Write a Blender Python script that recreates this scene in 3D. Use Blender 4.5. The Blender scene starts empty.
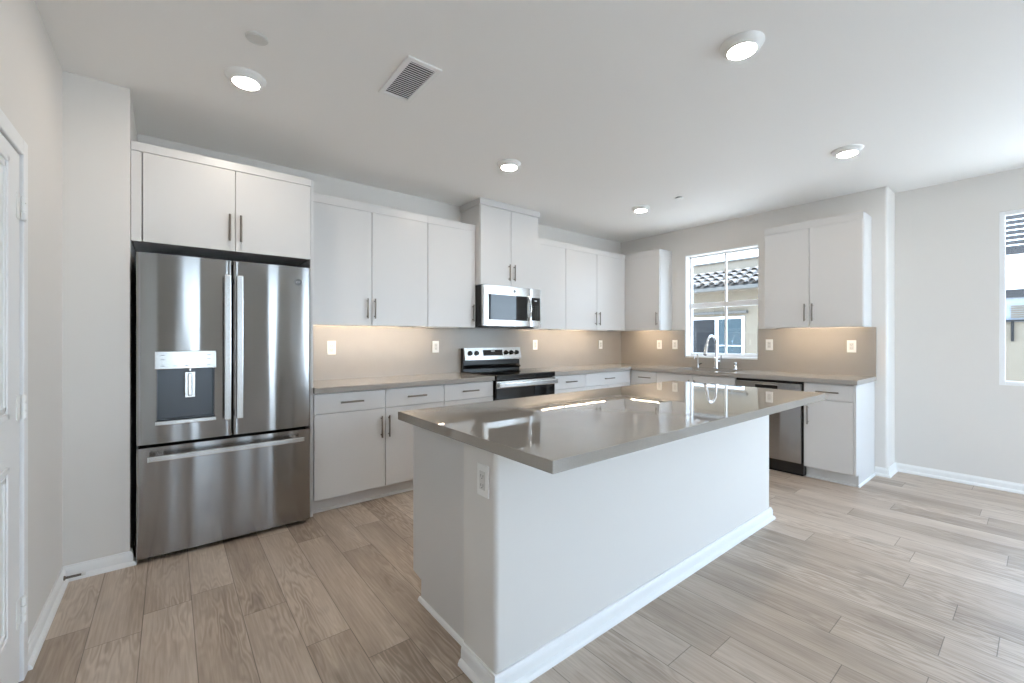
import bpy, bmesh, math, random
from mathutils import Vector, Matrix
random.seed(7)
SC = bpy.context.scene
COL = SC.collection

# ------------------------------------------------------------------ camera
F_PX, YAW = 427.88, 38.7146
cam_d = bpy.data.cameras.new('camera')
cam_d.sensor_width = 36.0
cam_d.lens = F_PX / 1024 * 36.0
cam_d.shift_x = -(512.546 - 512) / 1024
cam_d.shift_y = -(341.5 - 338.756) / 1024
cam_d.clip_start = 0.02
cam = bpy.data.objects.new('camera', cam_d)
COL.objects.link(cam)
cam.location = (-5.1293, -3.8761, 1.265)
cam.rotation_euler = (math.radians(90), 0, -math.radians(YAW))
SC.camera = cam

# ------------------------------------------------------------------ world, sun, exposure
SKY = 3.9
w = bpy.data.worlds.new('sky'); SC.world = w; w.use_nodes = True
wn = w.node_tree.nodes; wl = w.node_tree.links
bg = wn['Background']
tc = wn.new('ShaderNodeTexCoord'); sep = wn.new('ShaderNodeSeparateXYZ'); rmp = wn.new('ShaderNodeValToRGB')
wl.new(tc.outputs['Generated'], sep.inputs[0]); wl.new(sep.outputs['Z'], rmp.inputs[0])
rmp.color_ramp.elements[0].position = 0.0; rmp.color_ramp.elements[0].color = (0.71, 0.845, 1.0, 1)
rmp.color_ramp.elements[1].position = 0.7; rmp.color_ramp.elements[1].color = (0.50, 0.70, 1.0, 1)
wl.new(rmp.outputs[0], bg.inputs['Color'])
bg.inputs['Strength'].default_value = SKY
sun_d = bpy.data.lights.new('sun', 'SUN'); sun_d.energy = 5.0; sun_d.angle = 0.01; sun_d.color = (1.0, 0.95, 0.88)
sun = bpy.data.objects.new('sun', sun_d); COL.objects.link(sun)
sun.rotation_euler = Vector((0.10, -0.45, -0.89)).to_track_quat('-Z', 'Y').to_euler()
SC.view_settings.view_transform = 'Standard'
SC.view_settings.look = 'None'
SC.view_settings.gamma = 1.0
SC.view_settings.use_curve_mapping = False
SC.view_settings.exposure = 1.30
SC.cycles.use_denoising = True
SC.cycles.max_bounces = 10
SC.cycles.diffuse_bounces = 7
SC.cycles.transparent_max_bounces = 16
SC.cycles.sample_clamp_indirect = 6.0
LED_E, DOWN_E = 34.0, 62.0

# ------------------------------------------------------------------ materials
def srgb(r, g, b):
    f = lambda c: (c/255/12.92) if c/255 <= 0.04045 else ((c/255+0.055)/1.055)**2.4
    return (f(r), f(g), f(b), 1)

def mat(name, col, rough=0.5, metal=0.0, bump=0.0, bscale=200, spec=0.5, var=0.0, vscale=6):
    m = bpy.data.materials.new(name); m.use_nodes = True
    nt = m.node_tree; p = nt.nodes['Principled BSDF']
    p.inputs['Base Color'].default_value = col
    p.inputs['Roughness'].default_value = rough
    p.inputs['Metallic'].default_value = metal
    p.inputs['Specular IOR Level'].default_value = spec
    g = nt.nodes.new('ShaderNodeNewGeometry')
    if var > 0:
        n = nt.nodes.new('ShaderNodeTexNoise'); n.inputs['Scale'].default_value = vscale; n.inputs['Detail'].default_value = 6
        nt.links.new(g.outputs['Position'], n.inputs['Vector'])
        mx = nt.nodes.new('ShaderNodeMix'); mx.data_type = 'RGBA'
        mx.inputs['A'].default_value = tuple(c*(1-var) for c in col[:3]) + (1,)
        mx.inputs['B'].default_value = tuple(min(1, c*(1+var)) for c in col[:3]) + (1,)
        nt.links.new(n.outputs['Fac'], mx.inputs['Factor']); nt.links.new(mx.outputs['Result'], p.inputs['Base Color'])
    if bump > 0:
        n = nt.nodes.new('ShaderNodeTexNoise'); n.inputs['Scale'].default_value = bscale; n.inputs['Detail'].default_value = 3
        nt.links.new(g.outputs['Position'], n.inputs['Vector'])
        b = nt.nodes.new('ShaderNodeBump'); b.inputs['Strength'].default_value = bump; b.inputs['Distance'].default_value = 0.001
        nt.links.new(n.outputs['Fac'], b.inputs['Height']); nt.links.new(b.outputs['Normal'], p.inputs['Normal'])
    return m

def emis(name, col, s):
    m = bpy.data.materials.new(name); m.use_nodes = True
    p = m.node_tree.nodes['Principled BSDF']
    p.inputs['Base Color'].default_value = (0.8, 0.8, 0.8, 1)
    p.inputs['Emission Color'].default_value = col
    p.inputs['Emission Strength'].default_value = s
    return m

def glass_mat(name, tint=(0.96, 0.98, 0.98, 1)):
    m = bpy.data.materials.new(name); m.use_nodes = True
    nt = m.node_tree; nt.nodes.remove(nt.nodes['Principled BSDF'])
    out = nt.nodes['Material Output']
    t = nt.nodes.new('ShaderNodeBsdfTransparent'); t.inputs['Color'].default_value = tint
    g = nt.nodes.new('ShaderNodeBsdfGlossy'); g.inputs['Roughness'].default_value = 0.01
    f = nt.nodes.new('ShaderNodeFresnel')
    ge = nt.nodes.new('ShaderNodeNewGeometry'); mr = nt.nodes.new('ShaderNodeMapRange')   # same reflectance from both faces of the thin pane
    mr.inputs['To Min'].default_value = 1.45; mr.inputs['To Max'].default_value = 1/1.45
    nt.links.new(ge.outputs['Backfacing'], mr.inputs['Value']); nt.links.new(mr.outputs[0], f.inputs['IOR'])
    mx = nt.nodes.new('ShaderNodeMixShader')
    nt.links.new(f.outputs[0], mx.inputs[0]); nt.links.new(t.outputs[0], mx.inputs[1]); nt.links.new(g.outputs[0], mx.inputs[2])
    nt.links.new(mx.outputs[0], out.inputs['Surface'])
    return m

def steel_mat(name, col=(0.355, 0.345, 0.335, 1), rough=0.15, aniso=1.0, wob=0.26, wscale=6.0, rot=0.25):
    """brushed steel, grain running sideways: reflections smear up and down"""
    m = bpy.data.materials.new(name); m.use_nodes = True
    nt = m.node_tree; p = nt.nodes['Principled BSDF']
    p.inputs['Base Color'].default_value = col
    p.inputs['Metallic'].default_value = 1.0
    p.inputs['Roughness'].default_value = rough
    p.inputs['Anisotropic'].default_value = aniso
    p.inputs['Anisotropic Rotation'].default_value = rot
    tg = nt.nodes.new('ShaderNodeTangent'); tg.direction_type = 'RADIAL'; tg.axis = 'Z'
    nt.links.new(tg.outputs[0], p.inputs['Tangent'])
    g = nt.nodes.new('ShaderNodeNewGeometry')
    mp = nt.nodes.new('ShaderNodeMapping'); mp.inputs['Scale'].default_value = (wscale, wscale, 0.22)
    nt.links.new(g.outputs['Position'], mp.inputs['Vector'])
    n = nt.nodes.new('ShaderNodeTexNoise'); n.inputs['Scale'].default_value = 1.0; n.inputs['Detail'].default_value = 1
    nt.links.new(mp.outputs[0], n.inputs['Vector'])
    b = nt.nodes.new('ShaderNodeBump'); b.inputs['Strength'].default_value = wob; b.inputs['Distance'].default_value = 0.02
    nt.links.new(n.outputs['Fac'], b.inputs['Height']); nt.links.new(b.outputs['Normal'], p.inputs['Normal'])
    return m

def quartz_mat(name, c, rough=0.025, ior=1.85):
    m = mat(name, c, rough=rough, var=0.05, vscale=9)
    nt = m.node_tree; p = nt.nodes['Principled BSDF']
    p.inputs['IOR'].default_value = ior
    n = nt.nodes.new('ShaderNodeTexNoise'); n.inputs['Scale'].default_value = 420; n.inputs['Detail'].default_value = 2
    g = nt.nodes.new('ShaderNodeNewGeometry'); nt.links.new(g.outputs['Position'], n.inputs['Vector'])
    src = p.inputs['Base Color'].links[0].from_socket
    mx = nt.nodes.new('ShaderNodeMix'); mx.data_type = 'RGBA'; mx.blend_type = 'MULTIPLY'; mx.inputs['Factor'].default_value = 0.35
    rp = nt.nodes.new('ShaderNodeValToRGB'); rp.color_ramp.elements[0].position = 0.3; rp.color_ramp.elements[0].color = (0.72, 0.7, 0.68, 1)
    rp.color_ramp.elements[1].position = 0.62; rp.color_ramp.elements[1].color = (1, 1, 1, 1)
    nt.links.new(n.outputs['Fac'], rp.inputs[0]); nt.links.new(src, mx.inputs['A']); nt.links.new(rp.outputs[0], mx.inputs['B'])
    nt.links.new(mx.outputs['Result'], p.inputs['Base Color'])
    return m

def floor_mat():
    m = bpy.data.materials.new('oak_vinyl_planks'); m.use_nodes = True
    nt = m.node_tree; N = nt.nodes; Lk = nt.links; p = N['Principled BSDF']
    g = N.new('ShaderNodeNewGeometry'); s = N.new('ShaderNodeSeparateXYZ'); Lk.new(g.outputs['Position'], s.inputs[0])
    def mth(op, a, b=None, c=None):
        n = N.new('ShaderNodeMath'); n.operation = op
        for i, v in enumerate((a, b, c)):
            if v is None: continue
            if isinstance(v, (int, float)): n.inputs[i].default_value = v
            else: Lk.new(v, n.inputs[i])
        return n.outputs[0]
    W, LN = 0.1775, 1.22
    u = mth('DIVIDE', mth('ADD', s.outputs['X'], 5.046 + 20*W), W)
    row = mth('FLOOR', u); fu = mth('FRACT', u)
    wn1 = N.new('ShaderNodeTexWhiteNoise'); wn1.noise_dimensions = '1D'; Lk.new(row, wn1.inputs['W'])
    v = mth('ADD', mth('DIVIDE', s.outputs['Y'], LN), mth('MULTIPLY', wn1.outputs['Value'], 7.3))
    pid = mth('FLOOR', v); fv = mth('FRACT', v)
    cx = N.new('ShaderNodeCombineXYZ'); Lk.new(row, cx.inputs[0]); Lk.new(pid, cx.inputs[1])
    wn2 = N.new('ShaderNodeTexWhiteNoise'); wn2.noise_dimensions = '2D'; Lk.new(cx.outputs[0], wn2.inputs['Vector'])
    rnd = wn2.outputs['Value']
    # broad tonal figure
    c1 = N.new('ShaderNodeCombineXYZ'); Lk.new(mth('MULTIPLY', s.outputs['X'], 9.0), c1.inputs[0]); Lk.new(mth('MULTIPLY', s.outputs['Y'], 1.3), c1.inputs[1]); Lk.new(mth('MULTIPLY', rnd, 60), c1.inputs[2])
    n1 = N.new('ShaderNodeTexNoise'); n1.inputs['Scale'].default_value = 1.0; n1.inputs['Detail'].default_value = 3; Lk.new(c1.outputs[0], n1.inputs['Vector'])
    # cathedral rings
    rings = mth('ADD', mth('MULTIPLY', mth('SINE', mth('MULTIPLY', n1.outputs['Fac'], 95.0)), 0.5), 0.5)
    c4 = N.new('ShaderNodeCombineXYZ'); Lk.new(mth('MULTIPLY', s.outputs['X'], 3.0), c4.inputs[0]); Lk.new(mth('MULTIPLY', s.outputs['Y'], 1.1), c4.inputs[1]); Lk.new(mth('MULTIPLY', rnd, 17), c4.inputs[2])
    n4 = N.new('ShaderNodeTexNoise'); n4.inputs['Scale'].default_value = 1.0; n4.inputs['Detail'].default_value = 1; Lk.new(c4.outputs[0], n4.inputs['Vector'])
    amp = N.new('ShaderNodeMapRange'); amp.inputs['From Min'].default_value = 0.46; amp.inputs['From Max'].default_value = 0.66; amp.inputs['To Min'].default_value = 0.03; amp.inputs['To Max'].default_value = 0.26
    Lk.new(n4.outputs['Fac'], amp.inputs['Value'])
    # fine grain
    c2 = N.new('ShaderNodeCombineXYZ'); Lk.new(mth('MULTIPLY', s.outputs['X'], 130.0), c2.inputs[0]); Lk.new(mth('MULTIPLY', s.outputs['Y'], 5.0), c2.inputs[1]); Lk.new(mth('MULTIPLY', rnd, 90), c2.inputs[2])
    n2 = N.new('ShaderNodeTexNoise'); n2.inputs['Scale'].default_value = 1.0; n2.inputs['Detail'].default_value = 4; Lk.new(c2.outputs[0], n2.inputs['Vector'])
    t = mth('ADD', mth('MULTIPLY', rnd, 0.34), mth('MULTIPLY', n1.outputs['Fac'], 0.66))
    
    t = mth('ADD', t, mth('MULTIPLY', mth('SUBTRACT', n2.outputs['Fac'], 0.5), 0.48))
    t = mth('ADD', t, mth('MULTIPLY', mth('SUBTRACT', rings, 0.5), amp.outputs[0]))
    rp = N.new('ShaderNodeValToRGB'); Lk.new(t, rp.inputs[0])
    e = rp.color_ramp.elements
    e[0].position = 0.18; e[0].color = srgb(140, 123, 108)
    e[1].position = 0.85; e[1].color = srgb(204, 189, 174)
    k = e.new(0.5); k.color = srgb(175, 158, 142)
    # knots
    c3 = N.new('ShaderNodeCombineXYZ'); Lk.new(mth('MULTIPLY', s.outputs['X'], 7.0), c3.inputs[0]); Lk.new(mth('MULTIPLY', s.outputs['Y'], 2.6), c3.inputs[1]); Lk.new(mth('MULTIPLY', rnd, 31), c3.inputs[2])
    n3 = N.new('ShaderNodeTexNoise'); n3.inputs['Scale'].default_value = 1.0; n3.inputs['Detail'].default_value = 1; Lk.new(c3.outputs[0], n3.inputs['Vector'])
    kr = N.new('ShaderNodeMapRange'); kr.inputs['From Min'].default_value = 0.66; kr.inputs['From Max'].default_value = 0.78; kr.inputs['To Min'].default_value = 1.0; kr.inputs['To Max'].default_value = 0.72
    Lk.new(n3.outputs['Fac'], kr.inputs['Value'])
    # seams
    eu = mth('MULTIPLY', mth('MINIMUM', fu, mth('SUBTRACT', 1.0, fu)), W)
    ev = mth('MULTIPLY', mth('MINIMUM', fv, mth('SUBTRACT', 1.0, fv)), LN)
    ed = mth('MINIMUM', eu, ev)
    sr = N.new('ShaderNodeMapRange'); sr.inputs['From Min'].default_value = 0.0006; sr.inputs['From Max'].default_value = 0.0022; sr.inputs['To Min'].default_value = 0.42; sr.inputs['To Max'].default_value = 1.0
    Lk.new(ed, sr.inputs['Value'])
    mx = N.new('ShaderNodeMix'); mx.data_type = 'RGBA'; mx.blend_type = 'MULTIPLY'; mx.inputs['Factor'].default_value = 1.0
    Lk.new(rp.outputs[0], mx.inputs['A'])
    cc = N.new('ShaderNodeCombineColor'); f = mth('MULTIPLY', kr.outputs[0], sr.outputs[0])
    for i in range(3): Lk.new(f, cc.inputs[i])
    Lk.new(cc.outputs[0], mx.inputs['B']); Lk.new(mx.outputs['Result'], p.inputs['Base Color'])
    p.inputs['Roughness'].default_value = 0.42
    b = N.new('ShaderNodeBump'); b.inputs['Strength'].default_value = 0.25; b.inputs['Distance'].default_value = 0.002
    Lk.new(mth('ADD', sr.outputs[0], mth('MULTIPLY', n2.outputs['Fac'], 0.25)), b.inputs['Height']); Lk.new(b.outputs[0], p.inputs['Normal'])
    return m

M = {}
M['wall'] = mat('wall_paint', srgb(221, 217, 212), 0.6, bump=0.06, bscale=160)
M['ceil'] = mat('ceiling_paint', srgb(243, 241, 238), 0.7, bump=0.05, bscale=160)
M['trim'] = mat('white_trim_paint', srgb(236, 236, 235), 0.35)
M['cab'] = mat('white_laminate', srgb(213, 211, 209), 0.32)
M['cabdark'] = mat('alcove_shadow_board', srgb(58, 54, 50), 0.7)
M['floor'] = floor_mat()
M['quartz'] = quartz_mat('greige_quartz', srgb(152, 145, 136))
M['honed'] = quartz_mat('honed_greige_quartz', srgb(164, 157, 149), 0.26, 1.5)
M['semi'] = quartz_mat('satin_greige_quartz', srgb(160, 154, 147), 0.12, 1.55)
M['steel'] = steel_mat('brushed_steel')
M['steel2'] = steel_mat('brushed_steel_trim', col=(0.68, 0.68, 0.67, 1), rough=0.22, aniso=0.5, wob=0.05)
M['handle'] = mat('brushed_nickel', srgb(132, 124, 115), 0.34, 1.0)
M['chrome'] = mat('chrome', (0.82, 0.82, 0.83, 1), 0.07, 1.0)
M['black'] = mat('black_enamel', srgb(20, 20, 21), 0.25)
M['blackglass'] = mat('black_glass', srgb(11, 11, 12), 0.04, spec=0.6)
M['mwglass'] = mat('dark_mirror_glass', srgb(14, 15, 17), 0.03, spec=0.5)
M['mwglass'].node_tree.nodes['Principled BSDF'].inputs['IOR'].default_value = 1.55
M['darkgrey'] = mat('charcoal_plastic', srgb(60, 60, 62), 0.4)
M['gap'] = mat('dark_gasket', srgb(14, 13, 13), 0.8)
M['plate'] = mat('white_plastic', srgb(238, 237, 234), 0.35)
M['platedark'] = mat('slot_shadow_plastic', srgb(70, 68, 66), 0.6)
M['receptacle'] = mat('receptacle_plastic', srgb(214, 212, 208), 0.4)
M['vinyl'] = mat('white_vinyl', srgb(236, 236, 236), 0.35)
M['glass'] = glass_mat('window_glass')
M['led'] = emis('led_diffuser', (1.0, 0.80, 0.58, 1), LED_E)
M['down'] = emis('downlight_lens', (1.0, 0.90, 0.78, 1), DOWN_E)
M['ledhouse'] = mat('led_housing', srgb(210, 208, 205), 0.5)
M['ventdark'] = mat('duct_dark', srgb(60, 59, 58), 0.8)
M['burner'] = mat('burner_ring_print', srgb(52, 52, 54), 0.15)
M['print'] = mat('grey_printing', srgb(120, 122, 124), 0.5)
M['printlight'] = mat('white_printing', srgb(200, 205, 206), 0.5)
M['sink'] = steel_mat('sink_steel', col=(0.45, 0.44, 0.42, 1), rough=0.35, aniso=0.2, wob=0.0)
M['rubber'] = mat('rubber', srgb(225, 224, 220), 0.7)
M['spring'] = mat('dark_spring_steel', srgb(120, 112, 104), 0.35, 1.0)
M['stucco'] = mat('beige_stucco', srgb(111, 101, 87), 0.9, bump=0.6, bscale=60, var=0.05, vscale=3)
M['stucco2'] = mat('tan_stucco', srgb(114, 104, 91), 0.9, bump=0.6, bscale=60, var=0.05, vscale=3)
M['tile'] = mat('pale_roof_tile', srgb(128, 120, 114), 0.8, var=0.12, vscale=9)
M['tiledark'] = mat('dark_underlay', srgb(52, 48, 45), 0.9)
M['gutter'] = mat('grey_gutter', srgb(72, 69, 64), 0.5)
M['darkpane'] = mat('dark_window_glass', srgb(24, 25, 28), 0.15, spec=0.15)
M['bluepane'] = mat('blue_tinted_glass', srgb(48, 62, 68), 0.15, spec=0.2)
M['slat'] = mat('dark_brown_slat', srgb(34, 31, 31), 0.6)
M['bluewall'] = mat('pale_blue_grey_stucco', srgb(132, 137, 145), 0.9, bump=0.4, bscale=60)
M['concrete'] = mat('pale_concrete', srgb(205, 200, 192), 0.9, var=0.06, vscale=2)

# ------------------------------------------------------------------ mesh building
class MB:
    def __init__(s): s.bm = bmesh.new()
    def _add(s, tmp, smooth=False):
        for f in tmp.faces: f.smooth = smooth
        me = bpy.data.meshes.new('t'); tmp.to_mesh(me); tmp.free()
        s.bm.from_mesh(me); bpy.data.meshes.remove(me); return s
    def box(s, a, b, bev=0.0, seg=2):
        lo = [min(p, q) for p, q in zip(a, b)]; hi = [max(p, q) for p, q in zip(a, b)]
        t = bmesh.new(); bmesh.ops.create_cube(t, size=1.0)
        for v in t.verts: v.co = Vector([(lo[i]+hi[i])/2 + v.co[i]*(hi[i]-lo[i]) for i in range(3)])
        if bev > 0:
            bev = min(bev, 0.45*min(hi[i]-lo[i] for i in range(3)))
            bmesh.ops.bevel(t, geom=t.edges[:], offset=bev, segments=seg, affect='EDGES', profile=0.5)
        return s._add(t)
    def prism(s, poly, axis, lo, hi, smooth=False):
        """poly: points in the plane across axis ('x': (y,z), 'y': (x,z), 'z': (x,y))"""
        def P(p, h): return {'x': (h, p[0], p[1]), 'y': (p[0], h, p[1]), 'z': (p[0], p[1], h)}[axis]
        t = bmesh.new()
        a = [t.verts.new(P(p, lo)) for p in poly]; b = [t.verts.new(P(p, hi)) for p in poly]
        n = len(poly)
        t.faces.new(a); t.faces.new(b[::-1])
        for i in range(n): t.faces.new((a[i], b[i], b[(i+1) % n], a[(i+1) % n]))
        bmesh.ops.recalc_face_normals(t, faces=t.faces[:])
        return s._add(t, smooth)
    def tube(s, pts, r, n=12, closed=False, caps=True):
        pts = [Vector(p) for p in pts]; rs = r if isinstance(r, (list, tuple)) else [r]*len(pts)
        t = bmesh.new(); rings = []
        prev = None
        for i, p in enumerate(pts):
            d = (pts[min(i+1, len(pts)-1)] - pts[max(i-1, 0)])
            if closed: d = pts[(i+1) % len(pts)] - pts[i-1]
            d.normalize()
            if prev is None:
                up = Vector((0, 0, 1)) if abs(d.z) < 0.9 else Vector((1, 0, 0))
                x = d.cross(up).normalized()
            else:
                x = (prev - d*prev.dot(d)).normalized()
            prev = x; y = d.cross(x)
            rings.append([t.verts.new(p + (x*math.cos(2*math.pi*k/n) + y*math.sin(2*math.pi*k/n))*rs[i]) for k in range(n)])
        m = len(rings)
        for i in range(m if closed else m-1):
            A, B = rings[i], rings[(i+1) % m]
            for k in range(n): t.faces.new((A[k], A[(k+1) % n], B[(k+1) % n], B[k]))
        if caps and not closed:
            t.faces.new(rings[0][::-1]); t.faces.new(rings[-1])
        bmesh.ops.recalc_face_normals(t, faces=t.faces[:])
        return s._add(t, True)
    def cyl(s, a, b, r, n=20): return s.tube([a, b], r, n)
    def lathe(s, prof, c, axis='z', n=40, flip=1):
        """prof: (radius, height along axis) from c"""
        t = bmesh.new(); rings = []
        for r, h in prof:
            ring = []
            if r < 1e-6:
                ring = [t.verts.new((0, 0, h))]
            else:
                ring = [t.verts.new((r*math.cos(2*math.pi*k/n), r*math.sin(2*math.pi*k/n), h)) for k in range(n)]
            rings.append(ring)
        for A, B in zip(rings, rings[1:]):
            for k in range(n):
                k2 = (k+1) % n
                if len(A) == 1 and len(B) == 1: continue
                if len(A) == 1: t.faces.new((A[0], B[k2], B[k]))
                elif len(B) == 1: t.faces.new((A[k], A[k2], B[0]))
                else: t.faces.new((A[k], A[k2], B[k2], B[k]))
        R = {'z': Matrix.Identity(3), 'x': Matrix.Rotation(math.radians(90), 3, 'Y'), 'y': Matrix.Rotation(math.radians(-90), 3, 'X')}[axis]
        for v in t.verts: v.co = R @ Vector((v.co.x, v.co.y, v.co.z*flip)) + Vector(c)
        bmesh.ops.recalc_face_normals(t, faces=t.faces[:])
        return s._add(t, True)
    def build(s, name, m, parent=None, off=None):
        o_off = Vector((0, 0, 0))
        if parent is not None:
            q = parent
            while q is not None: o_off += q.location; q = q.parent
        elif off is not None: o_off = Vector(off)
        for v in s.bm.verts: v.co -= o_off
        me = bpy.data.meshes.new(name); s.bm.to_mesh(me); s.bm.free()
        me.materials.append(M[m] if isinstance(m, str) else m)
        if any(p.use_smooth for p in me.polygons): me.set_sharp_from_angle(angle=math.radians(38))
        o = bpy.data.objects.new(name, me); COL.objects.link(o)
        if parent is not None: o.parent = parent
        elif off is not None: o.location = off
        return o

def tag(o, label, cat, group=None, kind=None):
    if label: o['label'] = label
    if cat: o['category'] = cat
    if group: o['group'] = group
    if kind: o['kind'] = kind
    return o
def thing(name, loc, label, cat, group=None):
    e = bpy.data.objects.new(name, None); e.empty_display_size = 0.05; COL.objects.link(e); e.location = loc
    return tag(e, label, cat, group)
def struct(o, label=None, cat='structure'):
    o['kind'] = 'structure'; o['category'] = cat
    if label: o['label'] = label
    return o
def copy_tree(src, loc, label, group=None):
    r = src.copy(); COL.objects.link(r); r.location = loc; r['label'] = label
    if group: r['group'] = group
    for ch in list(src.children):
        c = ch.copy(); COL.objects.link(c); c.parent = r
        for gc in list(ch.children):
            d = gc.copy(); COL.objects.link(d); d.parent = c
    return r
def arc(cx, cy, r, a0, a1, n):
    return [(cx + r*math.cos(math.radians(a0+(a1-a0)*i/n)), cy + r*math.sin(math.radians(a0+(a1-a0)*i/n))) for i in range(n+1)]
def boolean_cut(o, cutter):
    md = o.modifiers.new('cut', 'BOOLEAN'); md.object = cutter; md.operation = 'DIFFERENCE'; md.solver = 'EXACT'
    bpy.context.view_layer.update()
    dg = bpy.context.evaluated_depsgraph_get()
    me = bpy.data.meshes.new_from_object(o.evaluated_get(dg))
    o.modifiers.clear(); o.data = me
    bpy.data.objects.remove(cutter, do_unlink=True)

# ------------------------------------------------------------------ the room
H = 2.664
XL, XR, YREAR = -5.565, 0.31, -6.9
T = 0.16

def wall_with_holes(name, axis, p0, p1, a0, a1, holes, m='wall', zt=H):
    """wall slab: thickness p0..p1 across, along a0..a1, holes = [(b0,b1,z0,z1)]"""
    mb = MB(); aa = sorted({a0, a1, *[h[0] for h in holes], *[h[1] for h in holes]})
    for s0, s1 in zip(aa, aa[1:]):
        hs = [h for h in holes if h[0] <= s0 + 1e-6 and h[1] >= s1 - 1e-6]
        zz = [(0, zt)]
        if hs: zz = [(0, hs[0][2]), (hs[0][3], zt)]
        for z0, z1 in zz:
            if z1 - z0 < 1e-4: continue
            if axis == 'y': mb.box((p0, s0, z0), (p1, s1, z1))
            else: mb.box((s0, p0, z0), (s1, p1, z1))
    bmesh.ops.remove_doubles(mb.bm, verts=mb.bm.verts[:], dist=1e-5)
    return struct(mb.build(name, m))

fl = MB().box((XL-0.2, YREAR-0.2, -0.12), (XR+0.2, 0.16, 0.0)).build('floor', 'floor'); struct(fl)
ce = MB().box((XL-0.2, YREAR-0.2, H), (XR+0.2, 0.16, H+0.25)).build('ceiling', 'ceil'); struct(ce)
struct(MB().box((XL-T, 0.0, 0), (0.16, T, H)).build('wall_back', 'wall'))
KW = (-1.864, -0.998, 1.039, 2.321)     # kitchen window hole
wall_with_holes('wall_window', 'y', 0.0, T, -2.70, 0.0, [KW])
r = 0.02
pl = [(T+0.16, -2.70), (0.0, -2.70)] + arc(r, -2.965+r, r, 180, 270, 5) + [(T+0.16, -2.965)]
struct(MB().prism(pl, 'z', 0, H, True).build('wall_stub', 'wall'))
RW = (-5.55, -3.628, 0.877, 2.330)
wall_with_holes('wall_right', 'y', XR, XR+T, YREAR, -2.965, [RW])
DOOR = (-2.325, -1.515, 0.0, 1.945)
wall_with_holes('wall_left', 'y', XL-T, XL, YREAR, 0.0, [DOOR])
R1, R2, R3 = (-5.05, -4.62, 0.15, 2.4), (-3.80, -3.40, 0.15, 2.4), (-2.75, 0.1, 0.03, 2.38)
wall_with_holes('wall_rear', 'x', YREAR-T, YREAR, XL, XR, [R1, R2, R3])
struct(MB().box((XL, -0.668, 0), (-5.302, 0.0, H)).build('wall_alcove', 'wall'))

def baseboard(name, prof_axis, pts, side):
    pass
def base_profile(h=0.078):
    # (distance from wall, height): shoe moulding then board with eased top
    return [(0, 0), (0.027, 0), (0.0265, 0.010), (0.022, 0.019), (0.0135, 0.025), (0.0135, h-0.022), (0.011, h-0.012), (0.008, h-0.008), (0.0065, h), (0, h)]
def bb(name, axis, fixed, sgn, a0, a1, parent=None, h=0.078, m='trim'):
    mb = MB(); pr = base_profile(h)
    if axis == 'x': mb.prism([(fixed+sgn*d, z) for d, z in pr], 'x', a0, a1)   # along x, wall plane y=fixed
    else: mb.prism([(fixed+sgn*d, z) for d, z in pr], 'y', a0, a1)             # along y, wall plane x=fixed
    o = mb.build(name, m, parent)
    if parent is None: struct(o)
    return o
def mitre(mb, cx, cy, sx, sy, pr):
    q = bmesh.new()
    va = [q.verts.new((cx, cy+sy*d, z)) for d, z in pr]; vm = [q.verts.new((cx+sx*d, cy+sy*d, z)) for d, z in pr]; vb = [q.verts.new((cx+sx*d, cy, z)) for d, z in pr]
    for i in range(len(pr)-1):
        for A, B in ((va, vm), (vm, vb)):
            try: q.faces.new((A[i], A[i+1], B[i+1], B[i]))
            except ValueError: pass
    bmesh.ops.remove_doubles(q, verts=q.verts[:], dist=1e-6); bmesh.ops.recalc_face_normals(q, faces=q.faces[:])
    return mb._add(q)
bb('baseboard_left', 'y', XL, 1, -1.45, -0.668)
bb('baseboard_leftrear', 'y', XL, 1, YREAR, -2.39)
pr = base_profile()
mb = MB().prism([(-0.668-d, z) for d, z in pr], 'x', XL, -5.302).prism([(-5.302+d, z) for d, z in pr], 'y', -0.668, -0.63)
mitre(mb, -5.302, -0.668, 1, -1, pr)
struct(mb.build('baseboard_alcove', 'trim'))
bb('baseboard_right', 'y', XR, -1, YREAR, -2.965)
mb = MB().prism([(-2.965-d, z) for d, z in pr], 'x', 0.0, XR).prism([(-d, z) for d, z in pr], 'y', -2.965, -2.878)
mitre(mb, 0.0, -2.965, -1, -1, pr)
struct(mb.build('baseboard_stub', 'trim'))
bb('baseboard_rear', 'x', YREAR, 1, XL, -2.8)

# left door in its casing
d1 = struct(thing('door_1', (XL, -1.92, 0), None, None), 'white panelled interior door in the left wall', 'door')
cs = MB()
cs.box((XL, -1.452, 0), (XL+0.016, -1.512, 2.003), 0.004).box((XL, -2.388, 0), (XL+0.016, -2.328, 2.003), 0.004).box((XL, -2.3275, 1.943), (XL+0.0155, -1.5125, 2.002), 0.004)
cs.box((XL-T, -1.512, 0), (XL, -1.518, 1.945)).box((XL-T, -2.322, 0), (XL, -2.328, 1.945)).box((XL-T, -2.322, 1.939), (XL, -1.518, 1.945))
cs.build('door_casing', 'trim', d1)
ds = MB().box((XL-0.032, -1.5195, 0.012), (XL+0.006, -2.3205, 1.938), 0.001, 1)
slab = ds.build('door_slab', 'trim', d1)
for z0, z1 in ((0.235, 0.83), (0.99, 1.885)):
    pm = MB()
    for k, (i, t, d) in enumerate(((0.0, 0.022, 0.0), (0.03, 0.018, -0.002))):
        y0, y1, a, b = -1.672-i, -2.168+i, z0+i, z1-i
        x0, x1 = XL+0.004, XL+0.012+d
        pm.box((x0, y0, a), (x1, y0-t, b), 0.004).box((x0, y1, a), (x1, y1+t, b), 0.004).box((x0, y0, a), (x1, y1, a+t), 0.004).box((x0, y0, b), (x1, y1, b-t), 0.004)
    pm.build('door_panel', 'trim', slab)
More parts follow.
